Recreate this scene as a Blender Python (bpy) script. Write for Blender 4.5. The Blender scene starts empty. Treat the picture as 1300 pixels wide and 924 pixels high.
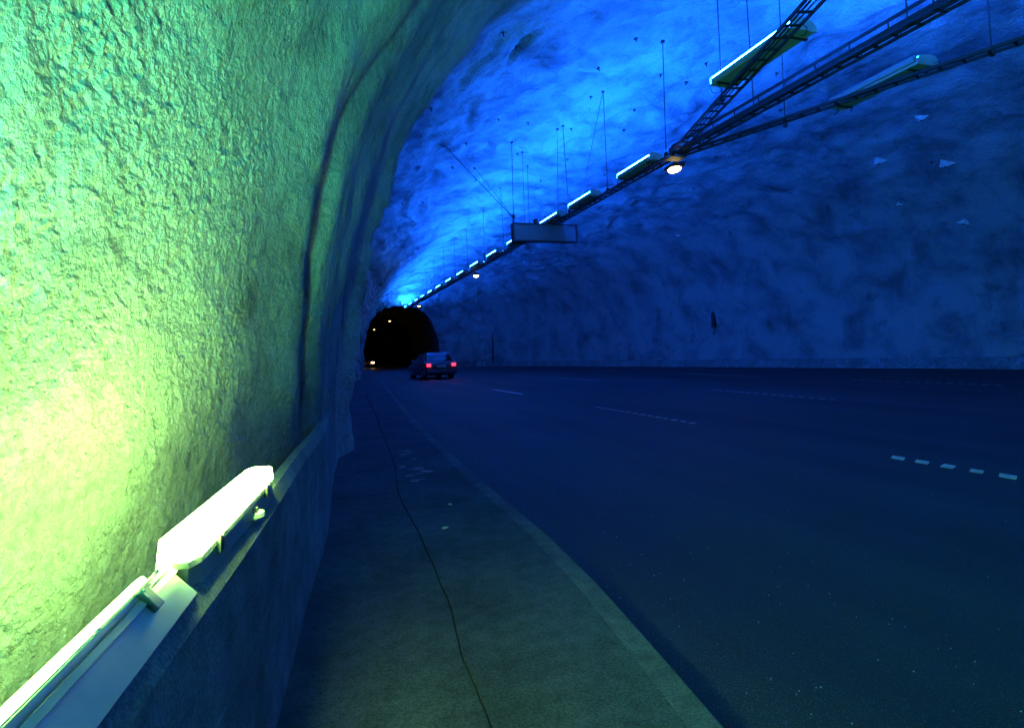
import bpy, bmesh, math, random
import numpy as np
from mathutils import Vector, Matrix
random.seed(7)
R = math.radians
scene = bpy.context.scene
col = scene.collection

# ------------------------------------------------------------------ camera
cam_d = bpy.data.cameras.new('camera')
cam = bpy.data.objects.new('camera', cam_d); col.objects.link(cam)
cam_d.sensor_width = 36.0
cam_d.lens = 740.0 / 1300 * 36
cam_d.shift_y = -44.5 / 1300
cam_d.clip_start = 0.03; cam_d.clip_end = 600
RM = Matrix(((0.95095716, 0.02431353, -0.30836557),
             (-0.30698418, -0.04816697, -0.95049495),
             (-0.03796292, 0.99854334, -0.03834086)))
cam.matrix_world = Matrix.Translation((0, 0, 1.37)) @ RM.to_4x4()
scene.camera = cam

# ------------------------------------------------------------------ world, exposure (underground: no daylight reaches the hall)
world = bpy.data.worlds.new('World'); scene.world = world
world.use_nodes = True
world.node_tree.nodes['Background'].inputs['Color'].default_value = (0, 0, 0, 1)
world.node_tree.nodes['Background'].inputs['Strength'].default_value = 0.0
scene.view_settings.view_transform = 'Standard'
scene.view_settings.look = 'None'
scene.view_settings.exposure = 0.0
scene.view_settings.gamma = 1.0
scene.render.engine = 'CYCLES'
scene.cycles.max_bounces = 7
scene.cycles.diffuse_bounces = 4
scene.cycles.sample_clamp_indirect = 4.0
scene.cycles.use_denoising = True

BLUE = (0.0030, 0.092, 1.0); BLUE_L = 520.0        # tube lights over the road
WALLC = (0.03, 0.92, 0.50); WALL_L = 760.0         # lamps behind the barrier
SOD = (1.0, 0.72, 0.30)                          # yellow road lamps

# ------------------------------------------------------------------ materials
def mat(name, color, rough=0.7, metal=0.0, noise=0.0, nscale=6.0, bump=0.0, bscale=80.0, spec=0.4, coat=0.0, speck=0.0):
    m = bpy.data.materials.new(name); m.use_nodes = True
    nt = m.node_tree; N = nt.nodes; L = nt.links
    b = N['Principled BSDF']
    b.inputs['Roughness'].default_value = rough
    b.inputs['Metallic'].default_value = metal
    b.inputs['Specular IOR Level'].default_value = spec
    b.inputs['Coat Weight'].default_value = coat
    tc = N.new('ShaderNodeTexCoord')
    nz = N.new('ShaderNodeTexNoise'); nz.inputs['Scale'].default_value = nscale
    nz.inputs['Detail'].default_value = 6
    L.new(tc.outputs['Object'], nz.inputs['Vector'])
    r = N.new('ShaderNodeValToRGB')
    r.color_ramp.elements[0].position = 0.3; r.color_ramp.elements[1].position = 0.7
    r.color_ramp.elements[0].color = tuple(c * (1 - noise) for c in color) + (1,)
    r.color_ramp.elements[1].color = tuple(min(1, c * (1 + noise)) for c in color) + (1,)
    L.new(nz.outputs['Fac'], r.inputs['Fac']); out = r.outputs['Color']
    if speck > 0:
        n3 = N.new('ShaderNodeTexNoise'); n3.inputs['Scale'].default_value = 95; n3.inputs['Detail'].default_value = 5; n3.inputs['Roughness'].default_value = 0.75
        n4 = N.new('ShaderNodeTexNoise'); n4.inputs['Scale'].default_value = 1.3; n4.inputs['Detail'].default_value = 8; n4.inputs['Roughness'].default_value = 0.7
        for nn, lo, k in ((n3, .38, speck), (n4, .36, speck * .8)):
            L.new(tc.outputs['Object'], nn.inputs['Vector'])
            rr = N.new('ShaderNodeValToRGB'); rr.color_ramp.elements[0].position = lo; rr.color_ramp.elements[1].position = .62
            rr.color_ramp.elements[0].color = (1 - k,) * 3 + (1,); rr.color_ramp.elements[1].color = (1 + k * .4,) * 3 + (1,)
            L.new(nn.outputs['Fac'], rr.inputs['Fac'])
            mx = N.new('ShaderNodeMix'); mx.data_type = 'RGBA'; mx.blend_type = 'MULTIPLY'; mx.inputs[0].default_value = 1.0
            L.new(out, mx.inputs[6]); L.new(rr.outputs['Color'], mx.inputs[7]); out = mx.outputs[2]
    L.new(out, b.inputs['Base Color'])
    if bump > 0:
        n2 = N.new('ShaderNodeTexNoise'); n2.inputs['Scale'].default_value = bscale; n2.inputs['Detail'].default_value = 4
        L.new(tc.outputs['Object'], n2.inputs['Vector'])
        bp = N.new('ShaderNodeBump'); bp.inputs['Strength'].default_value = 1.0; bp.inputs['Distance'].default_value = bump
        L.new(n2.outputs['Fac'], bp.inputs['Height']); L.new(bp.outputs['Normal'], b.inputs['Normal'])
    return m

def emit(name, color, strength):
    m = bpy.data.materials.new(name); m.use_nodes = True
    nt = m.node_tree; N = nt.nodes; L = nt.links
    b = N['Principled BSDF']
    b.inputs['Base Color'].default_value = (0.8, 0.8, 0.8, 1)
    b.inputs['Roughness'].default_value = 0.3
    b.inputs['Emission Color'].default_value = tuple(color) + (1,)
    b.inputs['Emission Strength'].default_value = strength
    return m

def shotcrete():
    m = bpy.data.materials.new('shotcrete'); m.use_nodes = True
    nt = m.node_tree; N = nt.nodes; L = nt.links
    b = N['Principled BSDF']; b.inputs['Roughness'].default_value = 0.88
    b.inputs['Specular IOR Level'].default_value = 0.2
    tc = N.new('ShaderNodeTexCoord')
    def noise(s, d, rough=0.55, dist=0.0):
        n = N.new('ShaderNodeTexNoise'); n.inputs['Scale'].default_value = s; n.inputs['Detail'].default_value = d
        n.inputs['Roughness'].default_value = rough; n.inputs['Distortion'].default_value = dist
        L.new(tc.outputs['Object'], n.inputs['Vector']); return n
    a = noise(0.6, 8, 0.66, 0.35)
    r = N.new('ShaderNodeValToRGB')
    r.color_ramp.elements[0].position = 0.34; r.color_ramp.elements[0].color = (0.17, 0.18, 0.19, 1)
    r.color_ramp.elements[1].position = 0.58; r.color_ramp.elements[1].color = (0.47, 0.48, 0.475, 1)
    L.new(a.outputs['Fac'], r.inputs['Fac'])
    c = noise(26, 5, 0.6)
    r2 = N.new('ShaderNodeValToRGB')
    r2.color_ramp.elements[0].position = 0.34; r2.color_ramp.elements[0].color = (0.72, 0.75, 0.72, 1)
    r2.color_ramp.elements[1].position = 0.55; r2.color_ramp.elements[1].color = (1, 1, 1, 1)
    L.new(c.outputs['Fac'], r2.inputs['Fac'])
    mx = N.new('ShaderNodeMix'); mx.data_type = 'RGBA'; mx.blend_type = 'MULTIPLY'; mx.inputs[0].default_value = 1.0
    L.new(r.outputs['Color'], mx.inputs[6]); L.new(r2.outputs['Color'], mx.inputs[7])
    # dark seepage marks and bolt stains, a real discolouration of the rock lining
    v = noise(1.1, 6, 0.6, 0.3)
    r3 = N.new('ShaderNodeValToRGB')
    r3.color_ramp.elements[0].position = 0.30; r3.color_ramp.elements[0].color = (0.55, 0.55, 0.55, 1)
    r3.color_ramp.elements[1].position = 0.42; r3.color_ramp.elements[1].color = (1, 1, 1, 1)
    L.new(v.outputs['Fac'], r3.inputs['Fac'])
    mx2 = N.new('ShaderNodeMix'); mx2.data_type = 'RGBA'; mx2.blend_type = 'MULTIPLY'; mx2.inputs[0].default_value = 1.0
    L.new(mx.outputs[2], mx2.inputs[6]); L.new(r3.outputs['Color'], mx2.inputs[7])
    L.new(mx2.outputs[2], b.inputs['Base Color'])
    n1 = noise(58, 4, 0.62); n2 = noise(9, 5, 0.6)
    n3 = noise(2.6, 5, 0.6, 1.0); b0 = N.new('ShaderNodeBump'); b0.inputs['Distance'].default_value = 0.09; b0.inputs['Strength'].default_value = 0.5
    L.new(n3.outputs['Fac'], b0.inputs['Height'])
    b1 = N.new('ShaderNodeBump'); L.new(b0.outputs['Normal'], b1.inputs['Normal']); b1.inputs['Distance'].default_value = 0.08; b1.inputs['Strength'].default_value = 0.8
    L.new(n2.outputs['Fac'], b1.inputs['Height'])
    b2 = N.new('ShaderNodeBump'); b2.inputs['Distance'].default_value = 0.017; b2.inputs['Strength'].default_value = 1.0
    L.new(n1.outputs['Fac'], b2.inputs['Height']); L.new(b1.outputs['Normal'], b2.inputs['Normal'])
    L.new(b2.outputs['Normal'], b.inputs['Normal'])
    return m

def asphalt():
    m = bpy.data.materials.new('asphalt'); m.use_nodes = True
    nt = m.node_tree; N = nt.nodes; L = nt.links
    b = N['Principled BSDF']; b.inputs['Roughness'].default_value = 0.62
    b.inputs['Specular IOR Level'].default_value = 0.25
    tc = N.new('ShaderNodeTexCoord')
    mp = N.new('ShaderNodeMapping'); mp.inputs['Scale'].default_value = (1.0, 0.12, 1.0)
    L.new(tc.outputs['Object'], mp.inputs['Vector'])
    n0 = N.new('ShaderNodeTexNoise'); n0.inputs['Scale'].default_value = 1.1; n0.inputs['Detail'].default_value = 5
    L.new(mp.outputs['Vector'], n0.inputs['Vector'])
    r0 = N.new('ShaderNodeValToRGB')
    r0.color_ramp.elements[0].position = 0.35; r0.color_ramp.elements[0].color = (0.020, 0.021, 0.022, 1)
    r0.color_ramp.elements[1].position = 0.7; r0.color_ramp.elements[1].color = (0.046, 0.046, 0.046, 1)
    L.new(n0.outputs['Fac'], r0.inputs['Fac'])
    v = N.new('ShaderNodeTexVoronoi'); v.inputs['Scale'].default_value = 90
    L.new(tc.outputs['Object'], v.inputs['Vector'])
    r1 = N.new('ShaderNodeValToRGB')
    r1.color_ramp.elements[0].position = 0.04; r1.color_ramp.elements[0].color = (4.5, 4.5, 4.3, 1)
    r1.color_ramp.elements[1].position = 0.30; r1.color_ramp.elements[1].color = (0.85, 0.85, 0.85, 1)
    L.new(v.outputs['Distance'], r1.inputs['Fac'])
    mx = N.new('ShaderNodeMix'); mx.data_type = 'RGBA'; mx.blend_type = 'MULTIPLY'; mx.inputs[0].default_value = 1.0
    L.new(r0.outputs['Color'], mx.inputs[6]); L.new(r1.outputs['Color'], mx.inputs[7])
    L.new(mx.outputs[2], b.inputs['Base Color'])
    n2 = N.new('ShaderNodeTexNoise'); n2.inputs['Scale'].default_value = 110; n2.inputs['Detail'].default_value = 3
    L.new(tc.outputs['Object'], n2.inputs['Vector'])
    bp = N.new('ShaderNodeBump'); bp.inputs['Distance'].default_value = 0.006
    L.new(n2.outputs['Fac'], bp.inputs['Height']); L.new(bp.outputs['Normal'], b.inputs['Normal'])
    return m

M = {
    'rock': shotcrete(), 'asphalt': asphalt(),
    'pave': mat('pavement_concrete', (0.075, 0.09, 0.10), 0.85, noise=0.2, nscale=11, bump=0.004, bscale=130, spec=0.2, speck=0.5),
    'kerb': mat('kerb_concrete', (0.115, 0.13, 0.135), 0.85, noise=0.25, nscale=9, bump=0.002, bscale=120, spec=0.2, speck=0.45),
    'barrier': mat('barrier_concrete', (0.25, 0.275, 0.27), 0.85, noise=0.28, nscale=7, bump=0.003, bscale=110, spec=0.2, speck=0.45),
    'soil': mat('bedrock', (0.05, 0.05, 0.05), 0.95, noise=0.4, nscale=3, bump=0.02, bscale=10),
    'bare': mat('darkened_bare_rock', (0.05, 0.05, 0.052), 0.95, noise=0.4, nscale=2, bump=0.05, bscale=5, spec=0.1),  # the bore's darkness is put into the colour, keeping the mouth black
    'paint': mat('road_paint', (0.68, 0.68, 0.66), 0.6, noise=0.22, nscale=30, bump=0.001, bscale=200),
    'oldpaint': mat('worn_road_paint', (0.25, 0.25, 0.245), 0.75, noise=0.5, nscale=14, bump=0.001, bscale=200),
    'galv': mat('galvanised_steel', (0.20, 0.21, 0.22), 0.5, 0.85, noise=0.2, nscale=8, bump=0.001, bscale=60),
    'darksteel': mat('dark_steel', (0.035, 0.035, 0.04), 0.6, 0.4, noise=0.2, nscale=8),
    'rubber': mat('black_cable', (0.018, 0.018, 0.02), 0.55, noise=0.2),
    'housing': mat('lamp_housing', (0.42, 0.44, 0.42), 0.45, 0.1, noise=0.12, nscale=5),
    'glass': mat('dull_lamp_cover', (0.30, 0.32, 0.32), 0.25, 0.0, noise=0.1, nscale=10),
    'sign': mat('sign_back', (0.16, 0.17, 0.19), 0.5, 0.15, noise=0.10, nscale=2.5),
    'signframe': mat('sign_frame', (0.05, 0.05, 0.055), 0.5, 0.3, noise=0.1),
    'tray': mat('wall_lamp_tray', (0.50, 0.55, 0.52), 0.4, 0.2, noise=0.12, nscale=10),
    'plate': mat('bolt_plate', (0.80, 0.80, 0.78), 0.5, 0.0, noise=0.12, nscale=12),
    'carpaint': mat('dark_car_paint', (0.035, 0.037, 0.045), 0.3, 0.3, noise=0.08, coat=0.6),
    'carpaint2': mat('grey_car_paint', (0.12, 0.12, 0.13), 0.3, 0.4, noise=0.08, coat=0.6),
    'carglass': mat('car_glass', (0.01, 0.01, 0.012), 0.08, 0.0, noise=0.0, spec=0.6),
    'tyre': mat('tyre_rubber', (0.015, 0.015, 0.015), 0.85, noise=0.2),
    'rim': mat('wheel_rim', (0.35, 0.35, 0.36), 0.35, 0.9, noise=0.1),
    'white': mat('white_scrap', (0.75, 0.75, 0.73), 0.8, noise=0.1),
    'blue': emit('blue_tube_light', BLUE, BLUE_L),
    'blueflank': emit('blue_tube_flank', (0.016, 0.18, 1.0), 140.0),
    'walllamp': emit('wall_lamp_light', WALLC, WALL_L),
    'warmlamp': emit('warm_wall_lamp_light', (0.50, 1.0, 0.17), 135.0),
    'sodium': emit('yellow_road_light', SOD, 30.0),
    'sodiumfar': emit('yellow_far_light', SOD, 6.0),
    'sodiummid': emit('yellow_mid_light', SOD, 6.0),
    'tail': emit('red_tail_light', (1.0, 0.02, 0.035), 5.0),
    'head': emit('headlight', (1.0, 0.55, 0.18), 40.0),
}

# ------------------------------------------------------------------ helpers
def link(name, me, parent=None):
    o = bpy.data.objects.new(name, me); col.objects.link(o)
    if parent is not None: o.parent = parent
    return o
def thing(name, label, cat, loc=(0, 0, 0), rz=0.0, group=None):
    o = bpy.data.objects.new(name, None); col.objects.link(o)
    o.empty_display_size = 0.1
    o.location = loc; o.rotation_euler = (0, 0, rz)
    tag(o, label, cat, group); return o
def tag(o, label=None, cat=None, group=None, kind=None):
    if label: o['label'] = label
    if cat: o['category'] = cat
    if group: o['group'] = group
    if kind: o['kind'] = kind
    return o
def mesh(bm, m, name='m', smooth=False):
    me = bpy.data.meshes.new(name)
    bmesh.ops.recalc_face_normals(bm, faces=bm.faces)
    bm.to_mesh(me); bm.free()
    ms = m if isinstance(m, (list, tuple)) else [m]
    for x in ms: me.materials.append(x)
    if smooth:
        me.polygons.foreach_set('use_smooth', [True] * len(me.polygons))
    return me
def box(bm, c, s, rot=None, bevel=0.0):
    r = bmesh.ops.create_cube(bm, size=1.0)
    vs = r['verts']
    mt = Matrix.Translation(c) @ (rot.to_4x4() if rot else Matrix.Identity(4)) @ Matrix.Diagonal((s[0], s[1], s[2], 1))
    bmesh.ops.transform(bm, matrix=mt, verts=vs)
    if bevel > 0:
        es = list({e for v in vs for e in v.link_edges})
        bmesh.ops.bevel(bm, geom=es, offset=bevel, segments=2, affect='EDGES', profile=0.6)
def tube(bm, a, b, r, n=8, r2=None):
    a = Vector(a); b = Vector(b); d = b - a
    q = d.to_track_quat('Z', 'Y').to_matrix().to_4x4()
    mt = Matrix.Translation((a + b) / 2) @ q
    bmesh.ops.create_cone(bm, cap_ends=True, segments=n, radius1=r, radius2=r if r2 is None else r2, depth=d.length, matrix=mt)
def path(bm, pts, r, n=6):
    rings = []
    pts = [Vector(p) for p in pts]
    for i, p in enumerate(pts):
        d = (pts[min(i + 1, len(pts) - 1)] - pts[max(i - 1, 0)]).normalized()
        q = d.to_track_quat('Z', 'Y')
        rings.append([bm.verts.new(p + q @ Vector((r * math.cos(2 * math.pi * k / n), r * math.sin(2 * math.pi * k / n), 0))) for k in range(n)])
    for a, b in zip(rings, rings[1:]):
        for k in range(n):
            bm.faces.new((a[k], a[(k + 1) % n], b[(k + 1) % n], b[k]))
    bm.faces.new(rings[0]); bm.faces.new(rings[-1][::-1])
def prism(bm, prof, y0, y1, taper=None):
    """profile in (x, z) extruded along y"""
    a = [bm.verts.new((x, y0, z)) for x, z in prof]
    b = [bm.verts.new((x, y1, z)) for x, z in prof]
    n = len(prof)
    for i in range(n): bm.faces.new((a[i], a[(i + 1) % n], b[(i + 1) % n], b[i]))
    bm.faces.new(a[::-1]); bm.faces.new(b)
def copy_tree(o, parent=None):
    c = o.copy(); col.objects.link(c)
    if parent is not None: c.parent = parent
    for ch in [x for x in CH.get(o.name, [])]:
        d = copy_tree(ch, c); CH.setdefault(c.name, []).append(d)
    return c
CH = {}
def part(name, me, parent, label=None):
    o = link(name, me, parent); CH.setdefault(parent.name, []).append(o)
    if label: o['label'] = label
    return o
ORD = ['first', 'second', 'third', 'fourth', 'fifth', 'sixth', 'seventh', 'eighth', 'ninth', 'tenth', 'eleventh',
       'twelfth', 'thirteenth', 'fourteenth', 'fifteenth', 'sixteenth']

# ------------------------------------------------------------------ the hall: rock lining as one surface
rng = np.random.RandomState(3)
TAB = rng.rand(64, 64, 64).astype(np.float32)
def vnoise(p):
    i = np.floor(p).astype(np.int64); f = (p - i).astype(np.float32); f = f * f * f * (f * (f * 6 - 15) + 10)
    i0 = i & 63; i1 = (i + 1) & 63
    def g(a, b, c): return TAB[a[..., 0], b[..., 1], c[..., 2]]
    x, y, z = f[..., 0], f[..., 1], f[..., 2]
    def l(a, b, t): return a + (b - a) * t
    return l(l(l(g(i0, i0, i0), g(i1, i0, i0), x), l(g(i0, i1, i0), g(i1, i1, i0), x), y),
             l(l(g(i0, i0, i1), g(i1, i0, i1), x), l(g(i0, i1, i1), g(i1, i1, i1), x), y), z) * 2 - 1
def fbm(p, octs, gain=0.5, seed=0.0):
    s = 0; a = 1.0; t = 0
    for k in range(octs):
        s = s + a * vnoise(p * (2.03 ** k) + seed + 7.31 * k); t += a; a *= gain
    return s / t
def smooth(x, a, b):
    t = np.clip((x - a) / (b - a), 0, 1); return t * t * (3 - 2 * t)

YL = [-14, -9, -4, -1.5, 0, 1.2, 2, 3, 3.8, 4.25, 4.6, 5.1, 6.0, 7.0, 7.8, 8.15, 8.45, 8.8, 9.4, 11, 14, 24, 29, 33, 35, 40, 50, 56, 60]
XL = [-2.2, -1.6, -1.2, -1.1, -1.08, -1.0, -.86, -.60, -.38, -.28, -.10, -.03, .03, .07, .12, .25, .29, .20, -.3, -1.6, -2.6, -2.6, -.6, 1.5, 1.95, 2.2, 2.9, 3.3, 3.5]
YR = [-14, 0, 15, 21, 30, 47, 54, 57.5, 60]
XR = [21, 25.8, 25.3, 24.2, 22.3, 18.9, 16.6, 14.2, 11.6]
YH = [-14, 0, 7, 9, 14, 30, 52, 57, 60]
HH = [8.6, 8.8, 8.9, 9.1, 9.15, 9.0, 8.6, 7.8, 6.45]
NEXP = 2.65
thf = np.linspace(0, np.pi, 6001)
ux = -np.sign(np.cos(thf)) * np.abs(np.cos(thf)) ** (2 / NEXP)
uz = np.abs(np.sin(thf)) ** (2 / NEXP)
arc = np.concatenate([[0], np.cumsum(np.hypot(np.diff(ux) * 13, np.diff(uz) * 9))])
S = arc[-1]
def steps(segs):
    out = []
    for a, b, d in segs: out.append(np.linspace(a, b, max(2, int(round((b - a) / d)) + 1))[:-1])
    out.append([segs[-1][1]]); return np.concatenate(out)
sv = steps([(0, .75, .03), (.75, 3.0, .0068), (3.0, 6.5, .022), (6.5, 12, .08), (12, S, .14)])
yv = steps([(-14, .3, .12), (.3, .85, .02), (.85, 3.4, .0068), (3.4, 9.0, .024), (9.0, 60, .14)])
UX = np.interp(sv, arc, ux); UZ = np.interp(sv, arc, uz)
xl = np.interp(yv, YL, XL); xr = np.interp(yv, YR, XR); hh = np.interp(yv, YH, HH)
cx = (xl + xr) / 2; ax_ = (xr - xl) / 2
P = np.zeros((len(yv), len(sv), 3))
P[..., 0] = cx[:, None] + ax_[:, None] * UX[None, :]
P[..., 1] = yv[:, None]
P[..., 2] = -0.15 + (hh + 0.15)[:, None] * UZ[None, :]
# the near bulge pinches in a little at head height and the fold leans forward as it rises
zz = P[..., 2]
du = np.gradient(P, axis=0); dv = np.gradient(P, axis=1)
Nn = np.cross(dv, du); Nn /= np.linalg.norm(Nn, axis=2, keepdims=True) + 1e-9
inside = np.array([12.5, 20, 3.5]) - P
Nn *= np.sign((Nn * inside).sum(2))[..., None]         # inward normals
left = 1 - smooth(P[..., 0], 1.5, 4.5)
nearm = left * (1 - smooth(P[..., 1], 7.5, 9.5)) * smooth(P[..., 1], -6, -2)
amp = (1 - 0.80 * nearm) * (1 - .62 * smooth(P[..., 0], 13, 20))
edge = smooth(60 - P[..., 1], 0, 3)
D = 0.30 * amp * fbm(P / 4.2, 3, 0.5, 11.0) * edge
W = np.stack([fbm(P / 1.7, 2, .5, 3.), fbm(P / 1.7, 2, .5, 23.), fbm(P / 1.7, 2, .5, 43.)], -1)
Q = P * np.array([1.0, .55, 1.0]) / 1.15 + W * 0.9
rd = 1 - np.abs(fbm(Q, 4, .55, 5.0)) * 2.4
D += 0.15 * amp * rd * (1 - .35 * nearm)
D += 0.035 * fbm(P / .42, 3, .55, 9.0) * (1 - .55 * nearm)
# folds in the sprayed lining on the near wall, leaning with the arch
fy = P[..., 1] - 0.16 * zz
def fold(c, w, h, z0, z1):
    global D
    D += h * np.exp(-((fy - c + .25 * np.sin(zz * 1.3 + c)) / w) ** 2) * left * smooth(zz, z0, z0 + .8) * (1 - smooth(zz, z1 - 1.2, z1))
fold(3.75, .30, .09, .4, 7.5); fold(4.25, .16, -.10, .2, 8.0)
fold(5.6, .35, .06, 1.4, 8.0); fold(6.05, .13, -.09, 1.6, 8.5)
fold(6.9, .3, .06, 2.2, 9.0); fold(2.6, .5, .05, 2.6, 7)
fine = nearm * smooth(P[..., 1], -.2, .4)
rowsel = np.where(fine.max(axis=1) > 0.02)[0]
r0, r1 = rowsel[0], rowsel[-1] + 1
colsel = np.where(fine.max(axis=0) > 0.02)[0]; c1 = colsel[-1] + 1
sub = P[r0:r1, :c1]
bl = 1 - np.abs(vnoise(sub / .021 + 2.2)) * 2
bl2 = vnoise(sub / .027 + 31.7)
patchy = .85 + .5 * fbm(sub / .35, 2, .5, 17.)
lump = (.0052 * np.clip(bl, -.6, 1) + .0072 * np.clip(bl2, -.2, 1) + .0030 * vnoise(sub / .017 + 9.9))
D[r0:r1, :c1] += lump * patchy * fine[r0:r1, :c1] * .95
P2 = P + Nn * D[..., None]
P2[..., 2] = np.where(sv[None, :] < .12, np.minimum(P2[..., 2], -.05), P2[..., 2])

def grid_mesh(name, G, m):
    a, b = G.shape[:2]
    idx = np.arange(a * b, dtype=np.int32).reshape(a, b)
    q = np.stack([idx[:-1, :-1], idx[:-1, 1:], idx[1:, 1:], idx[1:, :-1]], -1).reshape(-1, 4)
    me = bpy.data.meshes.new(name)
    me.vertices.add(a * b); me.vertices.foreach_set('co', G.reshape(-1).astype(np.float32))
    me.loops.add(q.size); me.loops.foreach_set('vertex_index', q.reshape(-1))
    me.polygons.add(len(q)); me.polygons.foreach_set('loop_start', np.arange(0, q.size, 4, dtype=np.int32))
    me.polygons.foreach_set('use_smooth', np.ones(len(q), dtype=bool))
    me.update(calc_edges=True); me.materials.append(m)
    return me
tag(link('cavern_rock_wall', grid_mesh('cavern_rock_wall', P2, M['rock'])), kind='structure')

def lining(y, fs=None, z=None, x=None, side='r'):
    """a point on the built lining at distance y: by height (left or right wall) or by lateral position (roof)"""
    i = int(np.argmin(np.abs(yv - y))); row = P2[i]
    if x is not None:
        cand = np.where(row[:, 2] > 4.0)[0]; j = cand[np.argmin(np.abs(row[cand, 0] - x))]
    else:
        half = len(sv) // 2; mid = np.argmax(row[:, 2])
        cand = np.arange(0, mid) if side == 'l' else np.arange(mid, len(sv))
        j = cand[np.argmin(np.abs(row[cand, 2] - z))]
    return Vector(P2[i, j]), Vector(Nn[i, j])

# the narrow tunnel that goes on from the hall at both ends
def bore(name, y0, y1, x0, x1, h, dx):
    ys = np.linspace(y0, y1, 60); t = np.linspace(0, 1, 60) * np.pi
    G = np.zeros((60, 60, 3)); c = (x0 + x1) / 2; a = (x1 - x0) / 2
    bend = dx * ((ys - y0) / (y1 - y0)) ** 2
    G[..., 0] = c + bend[:, None] - a * np.sign(np.cos(t))[None] * np.abs(np.cos(t))[None] ** (2 / NEXP)
    G[..., 1] = ys[:, None]; G[..., 2] = -.15 + (h + .15) * np.abs(np.sin(t))[None] ** (2 / NEXP)
    g = fbm(G / 2.0, 3, .5, 4.)
    e = smooth(np.abs(G[..., 1] - (y0 if abs(y0) < abs(y1) else y1)), 0, 3)
    G[..., 2] += .15 * g * e * np.sin(t)[None]; G[..., 0] += .12 * g * e * -np.sign(np.cos(t))[None]
    tag(link(name, grid_mesh(name, G, M['bare'])), kind='structure')
bore('tunnel_rock_wall', 60, 150, 3.5, 11.6, 6.45, -6)
for nm, y, c in (('tunnel_end_cap', 150, 1.5), ('cavern_end_cap', -14, 9.5)):  # added caps closing both ends to keep the lamp light in
    bm = bmesh.new(); box(bm, (c, y + (.3 if y > 0 else -.3), 4.5), (34, .5, 12)); tag(link(nm, mesh(bm, M['rock'])), kind='structure')

# ------------------------------------------------------------------ ground, road, pavement
def sheet(name, pts, z, m, kind='structure'):
    bm = bmesh.new(); f = bm.faces.new([bm.verts.new((x, y, z)) for x, y in pts]); tag(link(name, mesh(bm, m)), kind=kind)
bm = bmesh.new(); bmesh.ops.create_grid(bm, x_segments=8, y_segments=8, size=1, matrix=Matrix.Translation((8, 70, -.18)) @ Matrix.Diagonal((60, 120, 1, 1)))
tag(link('ground', mesh(bm, M['soil'])), kind='structure')
sheet('road', [(-4, -15), (30, -15), (30, 152), (-4, 152)], 0.0, M['asphalt'])

KY = [-14, -2, 1.0, 2.1, 2.9, 3.8, 5.9, 10.6, 20, 36, 60, 150]
KX = [1.0, 1.05, 1.15, 1.29, 1.38, 1.44, 1.47, 1.63, 2.2, 3.12, 4.5, -1.4]
CRY = [-14, 1.2, 2.0, 2.46, 2.6, 3.05, 3.56, 4.1, 4.66, 5.1, 5.65, 6.4, 7.34, 9.5, 13.2, 20, 36, 60, 150]
CRX = [.40, .47, .51, .52, .54, .58, .60, .61, .62, .61, .64, .70, .78, .87, 1.06, 1.3, 2.35, 3.9, -2.4]
ys = np.unique(np.concatenate([np.arange(-14, 15, .06), [5.5485 - .001, 5.5515 + .001], np.arange(15, 60, 1.0), np.arange(60, 151, 3.0)]))
kx = np.interp(ys, KY, KX); cr = np.interp(ys, CRY, CRX)
wob = .012 * fbm(np.stack([ys / .33, ys * 0, ys * 0], -1), 4, .6, 3.) * (ys < 16)
gap = (.0018 + (.003) * np.abs(fbm(np.stack([ys / .21, ys * 0 + 5, ys * 0], -1), 3, .6, 8.)))
def slab(name, xa, xb, z, m, ya=None):
    e = .001 if name == 'kerb' else .004; e2 = .001 if z == .103 and ya is None else (.012 if name == 'kerb' else .004)
    a, b = xa, xb; bm = bmesh.new(); prev = None
    for i, y in enumerate(ys):
        if ya and not (ya[0] <= y <= ya[1]): continue
        row = [bm.verts.new((a[i], y, -.12)), bm.verts.new((a[i], y, z - e)), bm.verts.new((a[i] + e, y, z)),
               bm.verts.new((b[i] - e2, y, z)), bm.verts.new((b[i], y, z - e2)), bm.verts.new((b[i], y, -.12))]
        if prev:
            for k in range(5): bm.faces.new((prev[k], prev[k + 1], row[k + 1], row[k]))
        else: bm.faces.new(row)
        prev = row
    bm.faces.new(prev[::-1])
    return tag(link(name, mesh(bm, m)), kind='structure')
slab('pavement', cr + wob + gap, kx - .1205, .103, M['pave'])
slab('pavement', np.full_like(ys, -3.4), cr + wob - gap, .1015, M['pave'], (-14, 5.548))
slab('pavement', np.full_like(ys, -3.4), cr + wob - gap, .1025, M['pave'], (5.552, 150))
slab('kerb', kx - .120, kx, .1035, M['kerb'])
# pale scuffs of worn paint on the pavement and small litter
bm = bmesh.new()
for k in range(16):
    x = random.uniform(.80, 1.08); y = random.uniform(5.7, 7.9); l = random.uniform(.05, .22); w = random.uniform(.012, .04)
    c, s = math.cos(random.uniform(-.5, .3)), math.sin(random.uniform(-.5, .3))
    vs = [bm.verts.new((x + c * a * l - s * b * w, y + s * a * l * 2 + c * b * w * 2, .1035 + k * .00002)) for a, b in ((-.5, -.3), (.2, -.5), (.5, 0), (.3, .5), (-.4, .4))]
    bm.faces.new(vs)
tag(link('worn_paint_scuffs', mesh(bm, M['oldpaint'])), kind='stuff')
for x, y, lab in ((.98, 4.89, 'small crumpled white paper scrap nearer the kerb on the pavement'), (.81, 4.25, 'tiny white paper scrap near the crack in the pavement')):
    bm = bmesh.new(); bmesh.ops.create_icosphere(bm, subdivisions=1, radius=.018)
    for v in bm.verts: v.co = Vector((v.co.x * 1.5, v.co.y * .9, v.co.z * .5)) * random.uniform(.6, 1.2)
    o = tag(link('paper_scrap', mesh(bm, M['white'])), lab, 'litter'); o.location = (x, y, .108)
bm = bmesh.new()
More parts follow.
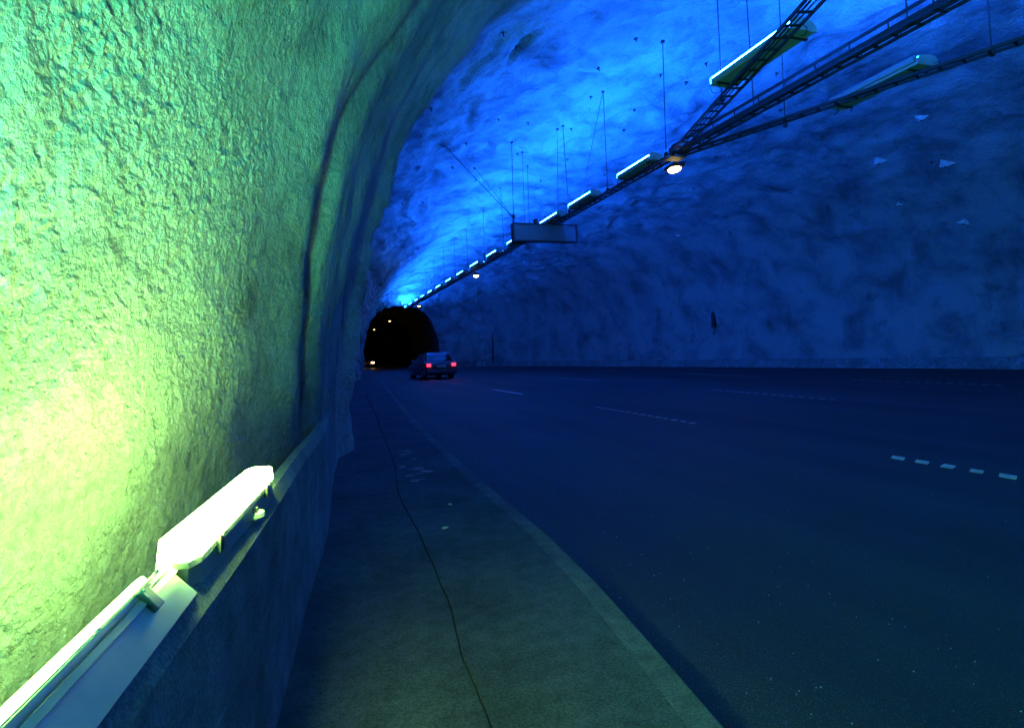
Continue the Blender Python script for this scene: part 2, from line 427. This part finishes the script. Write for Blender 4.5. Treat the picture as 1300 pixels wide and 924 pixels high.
for k in range(420):
    y = 1.0 + 14 * random.random() ** 1.7; kxy = np.interp(y, KY, KX)
    x = kxy + .02 + abs(random.gauss(0, 1.4)); r = random.uniform(.0012, .004) * (1.7 if k % 25 == 0 else 1)
    vs = [bm.verts.new((x + r * random.uniform(.5, 1.2) * math.cos(a), y + r * math.sin(a) * 1.2, .0)) for a in (0, 2.1, 4.2)]
    t = bm.verts.new((x, y, r * .9))
    for i in range(3): bm.faces.new((vs[i], vs[(i + 1) % 3], t))
tag(link('road_grit', mesh(bm, M['white'])), kind='stuff')

# ------------------------------------------------------------------ road markings: lines of short raised blocks
def blocks(label, x0, y0, x1, y1, n, w, frac, m, skew=0.0):
    t = thing('lane_marking', label, 'road marking', (x0, y0, 0), 0, 'broken white lane lines')
    del t['category']; t['kind'] = 'structure'; del t['label']; del t['group']
    bm = bmesh.new(); L = math.hypot(x1 - x0, y1 - y0) / n
    box(bm, (0, 0, .006), (w, L * frac, .008), bevel=.003)
    for v in bm.verts: v.co.y += v.co.x * skew
    me = mesh(bm, m)
    for k in range(n):
        f = (k + .5) / n; o = link('marking_block', me, t)
        o.location = ((x1 - x0) * f, (y1 - y0) * f, 0); o.rotation_euler = (0, 0, -math.atan2(x1 - x0, y1 - y0) + random.uniform(-.05, .05))
        o.scale = (random.uniform(.85, 1.05), random.uniform(.85, 1.1), 1)
blocks('m', 6.16, 3.75, 6.13, 5.12, 5, .15, .52, M['paint'], .5)
blocks('m', 6.06, 8.6, 5.98, 12.4, 14, .14, .5, M['oldpaint'], .5)
blocks('m', 5.95, 17.5, 5.86, 20.6, 10, .14, .6, M['paint'], .3)
blocks('m', 5.72, 25.0, 5.45, 31.5, 12, .14, .8, M['oldpaint'])
blocks('m', 6.2, -2.6, 6.2, .6, 8, .14, .52, M['paint'], .5)
blocks('m', 10.88, 10.2, 10.94, 14.8, 15, .13, .5, M['oldpaint'], .5)
blocks('m', 16.75, 10.5, 16.55, 15.0, 15, .13, .6, M['oldpaint'], .3)
blocks('m', 16.3, 19.0, 16.4, 24.2, 15, .13, .7, M['oldpaint'])
blocks('m', 16.2, 30.0, 16.1, 34.2, 10, .13, .7, M['oldpaint'])
blocks('m', 10.9, 22.0, 10.8, 26.0, 10, .13, .7, M['oldpaint'])

# ------------------------------------------------------------------ barriers
def profile_wall(name, label, pts, prof, m, cat='wall'):
    """prof: list of (offset, z) swept along pts (x, y); offset positive = towards the road"""
    bm = bmesh.new(); prev = None; n = len(prof)
    for i, (x, y) in enumerate(pts):
        a = Vector(pts[max(0, i - 1)]); b = Vector(pts[min(len(pts) - 1, i + 1)]); d = (b - a).normalized(); nn = Vector((d.y, -d.x))
        row = [bm.verts.new((x + nn.x * o, y + nn.y * o, z)) for o, z in prof]
        if prev:
            for k in range(n): bm.faces.new((prev[k], prev[(k + 1) % n], row[(k + 1) % n], row[k]))
        else: bm.faces.new(row[::-1])
        prev = row
    bm.faces.new(prev)
    return tag(link(name, mesh(bm, m)), label, cat)
BY = [-3, -.5, 1.17, 1.37, 1.75, 2.56, 3.1, 3.67, 4.34, 4.9, 6, 7.0, 7.95]
BX = [-.36, -.34, -.295, -.27, -.23, -.165, -.13, -.08, -.01, .01, .045, .08, .13]
yy = np.arange(-3, 7.95, .08); bx = np.interp(yy, BY, BX)
bx = np.convolve(np.pad(bx, 4, mode='edge'), np.ones(9) / 9, 'valid')
front = [(0, .06), (.004, .07)]
for z in (.235, .385, .535, .685):
    o = random.uniform(-.003, .003)
    front += [(o, z - .006), (o - .007, z - .003), (o - .007, z + .001), (random.uniform(-.003, .003), z + .004)]
prof = front + [(-.002, .820), (-.030, .868), (-.072, .870), (-.080, .860), (-.080, .06)]
profile_wall('concrete_barrier', 'low board-marked concrete barrier curving along the pavement under the bright wall lamps',
             list(zip(bx, yy)), prof, M['barrier'], 'barrier')
RY = np.concatenate([np.arange(-10, 54, 1.0)])
rxx = np.interp(RY, YR, XR) - .55
bm_prof = [(0, 0), (0, .40), (.03, .44), (.22, .44), (.26, .40), (.34, .08), (.40, 0)]
profile_wall('kerb_barrier', 'long low concrete kerb barrier at the foot of the far right rock wall', [(x, y) for x, y in zip(rxx, RY)],
             [(-o - .02, z) for o, z in bm_prof][::-1], M['barrier'], 'barrier')

# ------------------------------------------------------------------ wall lamps behind the barrier
def wall_lamp(label, loc, rz, roll, length, w, half=False, lm='walllamp'):
    t = thing('wall_lamp', label, 'lamp', loc, rz, 'lamps lying behind the barrier')
    rm = Matrix.Rotation(roll, 3, 'Y')
    def fin(bm, m, smooth=False):
        bmesh.ops.transform(bm, matrix=rm.to_4x4(), verts=bm.verts); return mesh(bm, m, smooth=smooth)
    h = length / 2; c = w * .28
    def hexa(bm, s, z0, z1, cc=None):
        k = w / 2 * s; hh_ = h - (1 - s) * w
        pr = [(-k + c * .6, -hh_), (k - c * .6, -hh_), (k, -hh_ + c * 1.6), (k, hh_ - c * 1.6), (k - c * .6, hh_), (-k + c * .6, hh_), (-k, hh_ - c * 1.6), (-k, -hh_ + c * 1.6)]
        a = [bm.verts.new((x, y, z0)) for x, y in pr]; b = [bm.verts.new((x * .93, y * .99, z1)) for x, y in pr]
        for i in range(8): bm.faces.new((a[i], a[(i + 1) % 8], b[(i + 1) % 8], b[i]))
        bm.faces.new(a[::-1]); bm.faces.new(b)
    bm = bmesh.new(); hexa(bm, 1.0, -.075, -.012); part('lamp_tray', fin(bm, M['tray']), t)
    bm = bmesh.new(); hexa(bm, 1.05, -.011, .002); part('rim', fin(bm, M['tray']), t)
    bm = bmesh.new()
    if half:
        box(bm, (-w * .29, 0, .018), (w * .34, length - .04, .03), bevel=.008); part('diffuser', fin(bm, M[lm]), t)
        bm = bmesh.new(); box(bm, (w * .24, 0, .010), (w * .50, length - .03, .014), bevel=.004); box(bm, (w * .24, 0, .018), (w * .012, length - .05, .004)); part('cover_panel', fin(bm, M['tray']), t)
    else:
        hexa(bm, 1.0, .003, .042); part('diffuser', fin(bm, M[lm]), t)
    for s in (-.62, .62):
        bm = bmesh.new(); box(bm, (w * .53, s * h, -.008), (.014, .035, .05), bevel=.003); box(bm, (w * .50, s * h, .013), (.03, .03, .006)); part('clip', fin(bm, M['galv']), t)
    if half:
        for s in (-.85, -.3, .3, .85):
            bm = bmesh.new(); tube(bm, (w * .40, s * h, .016), (w * .40, s * h, .022), .006, 8); part('screw', fin(bm, M['galv']), t)
    for s in (-.75, .75):
        bm = bmesh.new(); tube(bm, (0, s * h, -.07), (.0, s * h, -.13), .012); box(bm, (0, s * h, -.14), (.07, .04, .008)); part('bracket', mesh(bm, M['galv']), t)
    bm = bmesh.new(); tube(bm, (0, -h - .03, -.045), (0, -h + .01, -.045), .014)
    path(bm, [(0, -h - .02, -.045), (.01, -h - .05, -.05), (.03, -h - .06, -.09), (.03, -h - .03, -.14), (.0, -h, -.2)], .006); part('cable', fin(bm, M['rubber']), t)
    return t
wall_lamp('bright lamp with chamfered ends tilted up above the barrier, the farther one', (-.283, 1.965, .925), math.atan2(-.095, .94), R(1), .95, .095, False, 'warmlamp')
wall_lamp('lamp turned to the wall with its blue-green tray and clips showing, at the lower left', (-.392, 1.00, .900), -.08, R(-40), .98, .086, True, 'warmlamp')
wall_lamp('lamp turned to the wall beside the camera, outside the lower left edge', (-.50, -.05, .89), 0, R(4), .98, .12)
wall_lamp('lamp turned to the wall behind the camera', (-.55, -1.2, .89), 0, R(4), .98, .12)
t = thing('lamp_strap', 'small round yellowish strap holding the bright lamp on the barrier top', 'strap', (-.235, 2.07, .872))
bm = bmesh.new(); tube(bm, (0, 0, 0), (0, 0, .012), .045, 16, .04); part('strap_plate', mesh(bm, M['tray']), t)
bm = bmesh.new(); tube(bm, (.01, 0, .012), (.01, 0, .026), .012, 8); part('bolt', mesh(bm, M['galv']), t)

# ------------------------------------------------------------------ cable ladders under the roof
def ladder(label, a, b, w=.26, double=False, cables=3, pitch=.34):
    a = Vector(a); b = Vector(b); L = (b - a).length
    rz = math.atan2(-(b - a).x, (b - a).y)
    t = thing('cable_ladder', label, 'cable ladder', a, rz, 'cable ladders hung from the roof')
    rail = bmesh.new(); box(rail, (0, L / 2, 0), (.022, L, .055)); rme = mesh(rail, M['darksteel'])
    for s in (-1, 1):
        o = part('rail', rme, t); o.location = (s * w / 2, 0, 0)
        if double:
            o = part('rail', rme, t); o.location = (s * w / 2, 0, .20)
    rb = bmesh.new(); box(rb, (0, 0, 0), (w - .024, .034, .026)); rungm = mesh(rb, M['darksteel'])
    n = int(L / pitch)
    for k in range(n):
        o = part('rung', rungm, t); o.location = (0, (k + .5) * pitch, -.012)
    if double:
        rb = bmesh.new(); tube(rb, (0, 0, .03), (0, 0, .165), .012, 6); pm = mesh(rb, M['darksteel'])
        for k in range(0, n, 2):
            for s in (-1, 1):
                o = part('post', pm, t); o.location = (s * w / 2, (k + .5) * pitch, 0)
    for c in range(cables):
        bm = bmesh.new(); x = (-.5 + (c + .7) / (cables + .4)) * (w - .08)
        path(bm, [(x + .008 * math.sin(k * 1.7 + c), min(L, k * .9), .022 + .006 * math.sin(k * 2.3 + c * 2)) for k in range(int(L / .9) + 2)], .012 + .004 * (c % 2), 6)
        part('cable', mesh(bm, M['rubber'], smooth=True), t)
    return t
JZ = 6.0
ladder('long cable ladder running from the fork to the tunnel mouth, carrying the tube lights', (8.28, 12.3, JZ), (8.05, 60.5, JZ - .05), .28)
ladder('double cable ladder, middle one of the three spreading from the fork', (8.32, 12.1, JZ), (8.9, -9.5, JZ), .26, True, 3)
ladder('cable ladder swinging left from the fork under a lit tube light', (8.22, 12.05, JZ), (3.6, -4.0, JZ + .02), .26, False, 2)
ladder('cable ladder swinging right from the fork under an unlit-looking light', (8.42, 12.05, JZ), (14.4, -3.6, JZ + .02), .24, False, 2)
t = thing('cable_fork_bracket', 'dark bracket plate joining the cable ladders where they fork', 'bracket', (8.3, 12.15, JZ))
bm = bmesh.new(); box(bm, (0, 0, -.07), (.42, .36, .02), bevel=.004); part('base_plate', mesh(bm, M['darksteel']), t)
bm = bmesh.new(); box(bm, (-.08, 0, .10), (.10, .12, .16), bevel=.01); part('junction_box', mesh(bm, M['darksteel']), t)

# hanger rods from roof to ladder
def hanger(label, x, y, z=JZ + .05, tx=None, ty=None, r=.011, name='hanger_rod'):
    tx = x if tx is None else tx; ty = y if ty is None else ty
    p, n = lining(ty, x=tx)
    t = thing(name, label, 'hanger', (x, y, z), 0, 'rods hanging from the roof')
    tp = p - Vector((x, y, z)) - n * .03
    bm = bmesh.new(); tube(bm, (0, 0, -.05), tp, r, 6); part('rod', mesh(bm, M['darksteel']), t)
    bm = bmesh.new(); box(bm, (0, 0, 0), (.07, .07, .10), bevel=.01); part('clamp', mesh(bm, M['darksteel']), t)
    bm = bmesh.new(); tube(bm, tp + n * .01, tp + n * .06, .055, 8); part('roof_plate', mesh(bm, M['darksteel']), t)
hanger('rod rising from the fork beside the yellow lamp', 8.12, 12.25)
hanger('rod at the left rail of the left ladder, left of the lit light', 7.40, 9.2)
hanger('rod rising behind the lit light to the middle ladder', 8.36, 9.45)
hanger('rod reaching the right ladder behind the lit light', 9.66, 10.0)
hanger('rod on the middle ladder near the top edge', 8.47, 6.28)
hanger('rod on the right ladder right of the dull light', 10.78, 6.6)
hanger('rod on the left ladder over the road, above the top edge', 6.1, 4.6)
hanger('upright rod of the pair that makes a narrow triangle', 8.15, 15.4)
hanger('slanting rod of the pair that makes a narrow triangle', 8.06, 17.2, ty=15.45, tx=8.2, r=.008)
hanger('nearer of two close rods left of the triangle', 8.05, 18.05)
hanger('farther of two close rods left of the triangle', 8.0, 18.9, ty=18.2, tx=7.9, r=.008)
for k, y in enumerate((22.4, 25.9, 29.4, 33.0, 36.4, 40, 43.5, 47)):
    hanger(ORD[k] + ' thin rod on the long ladder beyond the blank sign', 8.2 - .004 * (y - 20), y, r=.009)

# ------------------------------------------------------------------ tube lights on the ladders
def tube_light_proto(length, w, name):
    t = thing(name, 'x', 'lamp')
    h = length / 2
    # cross-section: tray at the bottom, a slanting clear cover on the left flank, flat lid
    bm = bmesh.new(); prism(bm, [(-w * .5, 0), (w * .5, 0), (w * .5, .05), (w * .34, .15), (-w * .20, .15), (-w * .28, .04), (-w * .5, .03)], -h, h); part('housing', mesh(bm, M['housing']), t)
    bm = bmesh.new(); prism(bm, [(-w * .30, .045), (-w * .215, .158), (-w * .30, .175), (-w * .46, .15), (-w * .48, .10)], -h + .03, h - .03); part('diffuser', mesh(bm, M['blueflank']), t)
    bm = bmesh.new(); box(bm, (w * .07, 0, .158), (w * .46, length - .10, .012)); part('top_diffuser', mesh(bm, M['blue']), t)
    bm = bmesh.new(); prism(bm, [(-w * .54, .03), (-w * .50, .03), (-w * .49, .095), (-w * .53, .10)], -h + .03, h - .03); part('flank_lip', mesh(bm, M['housing']), t)
    for s in (-1, 1):
        bm = bmesh.new(); prism(bm, [(-w * .56, -.006), (w * .53, -.006), (w * .53, .06), (w * .36, .165), (-w * .20, .195), (-w * .38, .195), (-w * .56, .13)], s * (h + .012) - .012, s * (h + .012) + .012); part('end_cap', mesh(bm, M['housing']), t)
    for s in (-.82, .82):
        bm = bmesh.new(); box(bm, (0, s * h, -.025), (w * 1.05, .035, .025)); tube(bm, (-w * .4, s * h, -.03), (-w * .4, s * h, -.11), .01, 6); part('bracket', mesh(bm, M['darksteel']), t)
    for s in (-1, 1):
        bm = bmesh.new()
        path(bm, [(-w * .3, s * (h + .02), .05), (-w * .35, s * (h + .12), .03), (-w * .2, s * (h + .16), -.06), (-w * .05, s * (h + .06), -.10), (0, s * (h - .05), -.05)], .007, 5)
        part('cable_loop', mesh(bm, M['rubber']), t)
    return t
near_l = tube_light_proto(1.95, .46, 'tube_light')
near_l.location = (7.17, 7.93, 6.14); near_l['label'] = 'lit tube light lying across the left cable ladder, its left flank glowing white'
near_l['group'] = 'tube lights hung under the roof'
def place(src, loc, rz, label, mirror=False):
    c = copy_tree(src); c.location = loc; c.rotation_euler = (0, 0, rz); c['label'] = label
    c['group'] = 'tube lights hung under the roof'
    return c
# on the right ladder the lit flank is turned to the far wall, the near flank is a dull cover
dull = thing('tube_light', 'tube light on the right cable ladder turned away, showing a dull cover and green-grey tray', 'lamp', (10.55, 8.5, 6.27), math.pi, 'tube lights hung under the roof')
for ch in CH[near_l.name]:
    c = ch.copy(); col.objects.link(c); c.parent = dull; CH.setdefault(dull.name, []).append(c)
bm = bmesh.new(); prism(bm, [(.46 * .52, .05), (.46 * .36, .165), (.46 * .22, .17), (.46 * .42, .20), (.46 * .60, .12), (.46 * .60, .05)], -.94, .94)
part('cover', mesh(bm, M['glass']), dull)
def xa(y): return 8.22 + (y - 12.05) * (8.22 - 3.6) / 16.05
def xc(y): return 8.42 + (12.05 - y) * (14.4 - 8.42) / 15.65
place(near_l, (xa(4.45), 4.45, 6.14), 0, 'added unseen tube light on the left ladder, just beyond the top edge of the photo')  # added for blue fill on the near rib and upper left wall
for k in range(2):
    y = 4.45 - 3.5 * k
    place(dull, (xc(y + .4), y + .4, 6.14), math.pi, ORD[k] + ' turned-away tube light on the right ladder, beyond the top edge of the photo')
prot = tube_light_proto(1.75, .36, 'tube_light')
prot.location = (8.22, 13.72, 6.12)
desc = ['first lit tube light beyond the fork, just left of the yellow lamp', 'second lit tube light beyond the fork, at the foot of the rod triangle',
        'third lit tube light beyond the fork, showing just above the right half of the sign', 'lit tube light showing just under the left end of the sign']
desc += [ORD[k] + ' lit tube light beyond the sign on the long ladder' for k in range(10)]
bm = bmesh.new(); prism(bm, [(.36 * .36, .155), (.36 * .50, .10), (.36 * .53, .11), (.36 * .37, .175)], -.84, .84); right_fill = mesh(bm, M['blue'])  # added glow strip, hidden on the right flank, to brighten the right wall
for k in range(14):
    y = 13.72 + 3.45 * k - (.72 if k == 2 else 0)
    if k == 0: prot['label'] = desc[0]; prot['group'] = 'tube lights hung under the roof'
    else:
        q = place(prot, (8.22 - .0035 * (y - 13.7), y, 6.12), 0, desc[k])
    if k < 6: link('diffuser', right_fill, prot if k == 0 else q)  # the added fill strip, only on the nearer lights

# ------------------------------------------------------------------ yellow road lamps under the ladder
def road_lamp(label, x, y, z, lens):
    t = thing('road_lamp', label, 'lamp', (x, y, z), 0, 'yellow lamps along the roof')
    bm = bmesh.new(); box(bm, (0, 0, .12), (.34, .50, .13), bevel=.045); part('lamp_body', mesh(bm, M['darksteel']), t)
    bm = bmesh.new(); bmesh.ops.create_uvsphere(bm, u_segments=16, v_segments=8, radius=1, matrix=Matrix.Translation((0, 0, .045)) @ Matrix.Diagonal((.145, .20, .085, 1))); part('lens', mesh(bm, lens, smooth=True), t)
    bm = bmesh.new(); tube(bm, (-.06, .1, .17), (-.06, .1, .5), .015, 6); tube(bm, (-.06, -.1, .17), (-.06, -.1, .5), .015, 6); part('mount', mesh(bm, M['darksteel']), t)
road_lamp('yellow lamp shining like a star under the fork of the cable ladders', 8.62, 12.66, 5.80, M['sodium'])
road_lamp('yellow lamp hanging under the long ladder left of and below the blank sign', 8.56, 32.8, 5.80, M['sodium'])
road_lamp('yellow lamp hanging just in front of the dark tunnel mouth', 8.45, 53.5, 5.80, M['sodiummid'])
for k, (x, y) in enumerate(((8.18, 76), (8.08, 99), (8.5, 121))):
    road_lamp(('nearest', 'middle', 'farthest')[k] + ' of the three small yellow lamps inside the dark tunnel mouth', x, y, 5.8, M['sodiumfar'])
road_lamp('yellow lamp over the road behind the camera', 8.7, -7.5, 5.8, M['sodium'])

# ------------------------------------------------------------------ blank hanging sign, seen from behind
t = thing('hanging_sign', 'blank dark rectangular sign box hung across the long ladder', 'sign', (7.70, 19.5, 5.58), R(-1))
bm = bmesh.new(); box(bm, (0, 0, 0), (2.36, .20, .58), bevel=.012); part('sign_box', mesh(bm, M['sign']), t)
for nm, c, s in (('frame_rail', (0, -.012, .305), (2.46, .25, .035)), ('frame_rail', (0, -.012, -.305), (2.46, .25, .045)),
                 ('frame_rail', (-1.205, -.012, 0), (.055, .25, .574)), ('frame_rail', (1.208, -.012, 0), (.04, .25, .574))):
    bm = bmesh.new(); box(bm, c, s, bevel=.006); part(nm, mesh(bm, M['signframe']), t)
for x in (-.32, .20):
    tb = bmesh.new(); tube(tb, (x, 0, .32), (x, 0, .37), .04, 10); o = part('beacon_foot', mesh(tb, M['signframe']), t)
    tb = bmesh.new(); bmesh.ops.create_uvsphere(tb, u_segments=14, v_segments=8, radius=.095, matrix=Matrix.Translation((x, 0, .43))); part('beacon', mesh(tb, M['signframe'], smooth=True), t)
bm = bmesh.new(); tube(bm, (-1.16, 0, .32), (-1.16, 0, .62), .028, 8); box(bm, (-1.16, 0, .56), (.11, .11, .11), bevel=.02); part('post_stub', mesh(bm, M['signframe']), t)
hanger('upright rod over the left end of the blank sign', 6.54, 19.5, 6.16, r=.012)
hanger('long rod slanting up to the left from the blank sign', 6.54, 19.5, 6.14, tx=4.2, ty=19.6, r=.013)
hanger('short rod slanting back to the roof from the blank sign', 6.54, 19.55, 6.18, tx=6.0, ty=22.5, r=.009)
hanger('thin rod over the middle of the blank sign', 7.34, 20.6, 5.98, r=.007)

# ------------------------------------------------------------------ bolts and plates in the rock
def bolt_plate(label, p, n, up, size, spin):
    t = thing('bolt_plate', label, 'bolt plate', p, 0, 'pale bolt plates on the right wall')
    q = n.to_track_quat('Z', 'Y'); t.rotation_mode = 'QUATERNION'; t.rotation_quaternion = q
    bm = bmesh.new(); cs = []
    for a in (90 + spin, 205 + spin, 335 + spin):
        cs.append(bm.verts.new((size * math.cos(R(a)), size * .8 * math.sin(R(a)), .01)))
    top = bm.verts.new((0, -size * .12, size * .38)); m2 = bm.verts.new((0, -size * .25, .05))
    bm.faces.new((cs[0], cs[1], top)); bm.faces.new((cs[0], top, cs[2])); bm.faces.new((cs[1], m2, top)); bm.faces.new((m2, cs[2], top))
    part('plate', mesh(bm, M['plate']), t)
    bm = bmesh.new(); tube(bm, (0, -size * .12, size * .3), (0, -size * .12, size * .5), .03, 6); part('nut', mesh(bm, M['galv']), t)

for y, z, side, x, size, spin, lab in ((13.58, 8.46, 'r', 18.73, .30, 18, 'pale bolt plate on the right rock wall, highest of them, below the dull light'),
        (16.32, 8.04, 'r', 20.04, .32, -8, 'pale flat three-cornered bolt plate, lower left one of the upper three'),
        (14.71, 7.46, 'r', 21.33, .34, 0, 'pale three-cornered bolt plate beside a dark spot, lower right one of the upper three'),
        (17.31, 6.61, 'r', 22.19, .16, 0, 'small pale bolt plate below the upper three on the right wall'),
        (15.69, 5.65, 'r', 23.47, .26, -30, 'pale bolt plate lowest on the right wall, its right corner drooping'),
        (27.87, 7.44, 'r', 19.06, .22, 40, 'faint bolt plate far along the right wall, right of the blank sign')):
    i = int(np.argmin(np.abs(yv - y))); row = P2[i]; j = int(np.argmin((row[:, 0] - x) ** 2 + (row[:, 2] - z) ** 2))
    bolt_plate(lab, Vector(P2[i, j]), Vector((P[i, j] * 0 + Nn[i, j])), None, size, spin)
BOLTS = [(4.33, 12.37), (7.26, 12.15), (7.08, 13.49), (9.29, 14.07), (8.14, 16.16), (9.92, 16.57), (10.34, 18.07), (6.6, 17.67), (8.26, 18.05),
         (7.15, 20.83), (5.48, 17.21), (2.87, 15.22), (10.33, 14.37), (10.11, 13.04), (3.77, 11.38), (17.36, 28.9), (16.59, 22.83), (4.81, 19.33),
         (3.52, 26.03), (4.51, 26.44), (6.1, 9.8), (11.2, 11.6), (12.4, 13.1), (13.6, 10.4), (14.4, 15.2), (12.9, 18.2), (15.1, 19.4), (11.8, 22.4), (9.6, 24.4), (6.4, 24.2), (5.1, 22.6), (21.03, 15.04), (15.8, 12.9), (9.4, 20.9)]
bm = bmesh.new(); tube(bm, (0, 0, -.05), (0, 0, .10), .016, 6); stub = mesh(bm, M['darksteel'])
bm = bmesh.new(); box(bm, (0, 0, .02), (.085, .085, .015), rot=Matrix.Rotation(.4, 3, 'Z')); bpl = mesh(bm, M['darksteel'])
for k, (x, y) in enumerate(BOLTS):
    p, n = lining(y, x=x)
    t = thing('rock_bolt', 'small dark rock bolt sticking out of the blue rock roof', 'rock bolt', p, 0, 'dark rock bolts in the roof')
    t.rotation_mode = 'QUATERNION'; t.rotation_quaternion = (n + Vector((random.uniform(-.3, .3), random.uniform(-.3, .3), 0))).to_track_quat('Z', 'Y')
    part('bolt_shaft', stub, t); part('bolt_washer', bpl, t)

# a drain pipe on the wall by the mouth, and a dark vertical slot box on the far wall
p, n = lining(54.8, z=1.5)
t = thing('drain_pipe', 'dark upright pipe on the right rock wall near the tunnel mouth', 'pipe', (p.x + n.x * .15, 54.8, 0))
bm = bmesh.new(); tube(bm, (0, 0, .3), (.1, 0, 3.2), .10, 10); part('pipe', mesh(bm, M['darksteel'], smooth=False), t)
bm = bmesh.new(); box(bm, (0, 0, .9), (.28, .26, .06)); box(bm, (.08, 0, 2.6), (.28, .26, .06)); part('collar', mesh(bm, M['darksteel']), t)
p, n = lining(29.3, z=2.8)
t = thing('cable_duct', 'short dark upright duct on the right rock wall, above the far barrier', 'duct', (p.x + n.x * .05, 29.3, 2.35))
bm = bmesh.new(); box(bm, (0, 0, .45), (.14, .26, .95), bevel=.02); part('duct_cover', mesh(bm, M['darksteel']), t)
bm = bmesh.new(); path(bm, [(0, 0, 0), (.03, .03, -.2), (.0, .05, -.45)], .03, 6); part('cable', mesh(bm, M['rubber']), t)

# ------------------------------------------------------------------ vehicles, standing where their light trails end
def car(label, x, y, rz, paint, lit):
    """front of the car points to +y before rotation"""
    t = thing('car', label, 'car', (x, y, 0), rz)
    L, Wd = 4.25, 1.74; h = L / 2
    low = [(-h, .42), (-h + .03, .78), (-h + .10, .92), (-h + .50, 1.0), (-.2, .96), (.9, .92), (1.55, .84), (h - .15, .70), (h, .52), (h - .02, .28), (h - .4, .20), (-h + .35, .20), (-h + .03, .28)]
    bm = bmesh.new()
    def loft(bm, prof, secs):
        rows = []
        for xx, sc, dz in secs: rows.append([bm.verts.new((xx, yy_ * sc, (zz_ - .55) * (1 - (1 - sc) * .8) + .55 + dz)) for yy_, zz_ in prof])
        n = len(prof)
        for a, b in zip(rows, rows[1:]):
            for k in range(n): bm.faces.new((a[k], a[(k + 1) % n], b[(k + 1) % n], b[k]))
        bm.faces.new(rows[0]); bm.faces.new(rows[-1][::-1])
    w = Wd / 2
    loft(bm, low, [(-w, .955, -.01), (-w * .93, .985, 0), (-w * .6, 1, .005), (w * .6, 1, .005), (w * .93, .985, 0), (w, .955, -.01)])
    body = part('body', mesh(bm, paint, smooth=False), t)
    cab = [(-h + .16, .93), (-h + .52, 1.36), (-h + .95, 1.455), (-.15, 1.46), (.30, 1.38), (1.05, .92)]
    bm = bmesh.new(); rows = []
    for s in (-1, 1):
        rows.append([bm.verts.new((s * (w - .06 - .20 * max(0, (z - .92) / .54)), yy_, z)) for yy_, z in cab])
    n = len(cab)
    for k in range(n - 1): bm.faces.new((rows[0][k], rows[0][k + 1], rows[1][k + 1], rows[1][k]))
    bm.faces.new(rows[0]); bm.faces.new(rows[1][::-1]); bm.faces.new((rows[0][0], rows[1][0], rows[1][-1], rows[0][-1]))
    part('cabin', mesh(bm, paint), t)
    def quad(name, pts, m, th=.012):
        bm = bmesh.new(); vs = [bm.verts.new(p) for p in pts]; f = bm.faces.new(vs); f.normal_update(); nrm = f.normal.copy()
        c = sum((Vector(p) for p in pts), Vector()) / len(pts)
        if nrm.dot(c - Vector((0, 0, .8))) < 0: nrm = -nrm
        r = bmesh.ops.extrude_face_region(bm, geom=[f]); bmesh.ops.translate(bm, verts=[v for v in r['geom'] if isinstance(v, bmesh.types.BMVert)], vec=nrm * th)
        return part(name, mesh(bm, m), t)
    def cw(z): return w - .06 - .20 * (z - .92) / .54
    yb = lambda z: -h + .16 + (.36) * (z - .93) / .43
    quad('rear_window', [(-cw(1.0) + .10, yb(1.0), 1.0), (cw(1.0) - .10, yb(1.0), 1.0), (cw(1.33) - .10, yb(1.33), 1.33), (-cw(1.33) + .10, yb(1.33), 1.33)], M['carglass'])
    yf = lambda z: 1.05 - .75 * (z - .92) / .46
    quad('windscreen', [(-cw(.96) + .08, yf(.96), .96), (cw(.96) - .08, yf(.96), .96), (cw(1.34) - .08, yf(1.34), 1.34), (-cw(1.34) + .08, yf(1.34), 1.34)], M['carglass'])
    for s in (-1, 1):
        for ya, yb2, ta, tb in ((-.30, .72, -.30, .28), (-1.42, -.38, -1.22, -.38)):
            quad('side_window', [(s * cw(.98), ya, .98), (s * cw(.98), yb2, .98), (s * cw(1.36), tb, 1.36), (s * cw(1.36), ta, 1.36)], M['carglass'])
        bm = bmesh.new(); box(bm, (s * (w + .08), .62, 1.0), (.16, .10, .12), bevel=.03); part('mirror', mesh(bm, paint), t)
        bm = bmesh.new(); box(bm, (s * (w - .17), -h - .005, .78), (.22, .07, .16), bevel=.02); part('tail_light', mesh(bm, M['tail'] if lit == 'rear' else M['darksteel']), t)
        bm = bmesh.new(); box(bm, (s * (w - .25), h - .10, .64), (.32, .12, .13), bevel=.03); part('headlight', mesh(bm, M['head'] if lit == 'front' else M['glass']), t)
        for yw in (-1.28, 1.30):
            bm = bmesh.new(); tube(bm, (s * (w - .20), yw, .31), (s * (w + .01), yw, .31), .31, 20); wh = part('wheel', mesh(bm, M['tyre']), t)
            bm = bmesh.new(); tube(bm, (s * (w + .0), yw, .31), (s * (w + .02), yw, .31), .20, 16); rm_ = part('rim', mesh(bm, M['rim']), wh)
    bm = bmesh.new(); box(bm, (0, -h - .03, .40), (Wd - .12, .12, .20), bevel=.04); part('rear_bumper', mesh(bm, paint), t)
    bm = bmesh.new(); box(bm, (0, h + .01, .38), (Wd - .14, .12, .20), bevel=.04); part('front_bumper', mesh(bm, paint), t)
    bm = bmesh.new(); box(bm, (0, -h - .01, .72), (.50, .03, .11)); part('number_plate', mesh(bm, M['white']), t)
    return t
car('dark car driving away down the near lane with both red tail lights lit', 5.92, 33.6, 0.08, M['carpaint'], 'rear')
car('small oncoming car with yellow headlights lit inside the dark tunnel mouth', 5.05, 75.0, math.pi, M['carpaint2'], 'front')
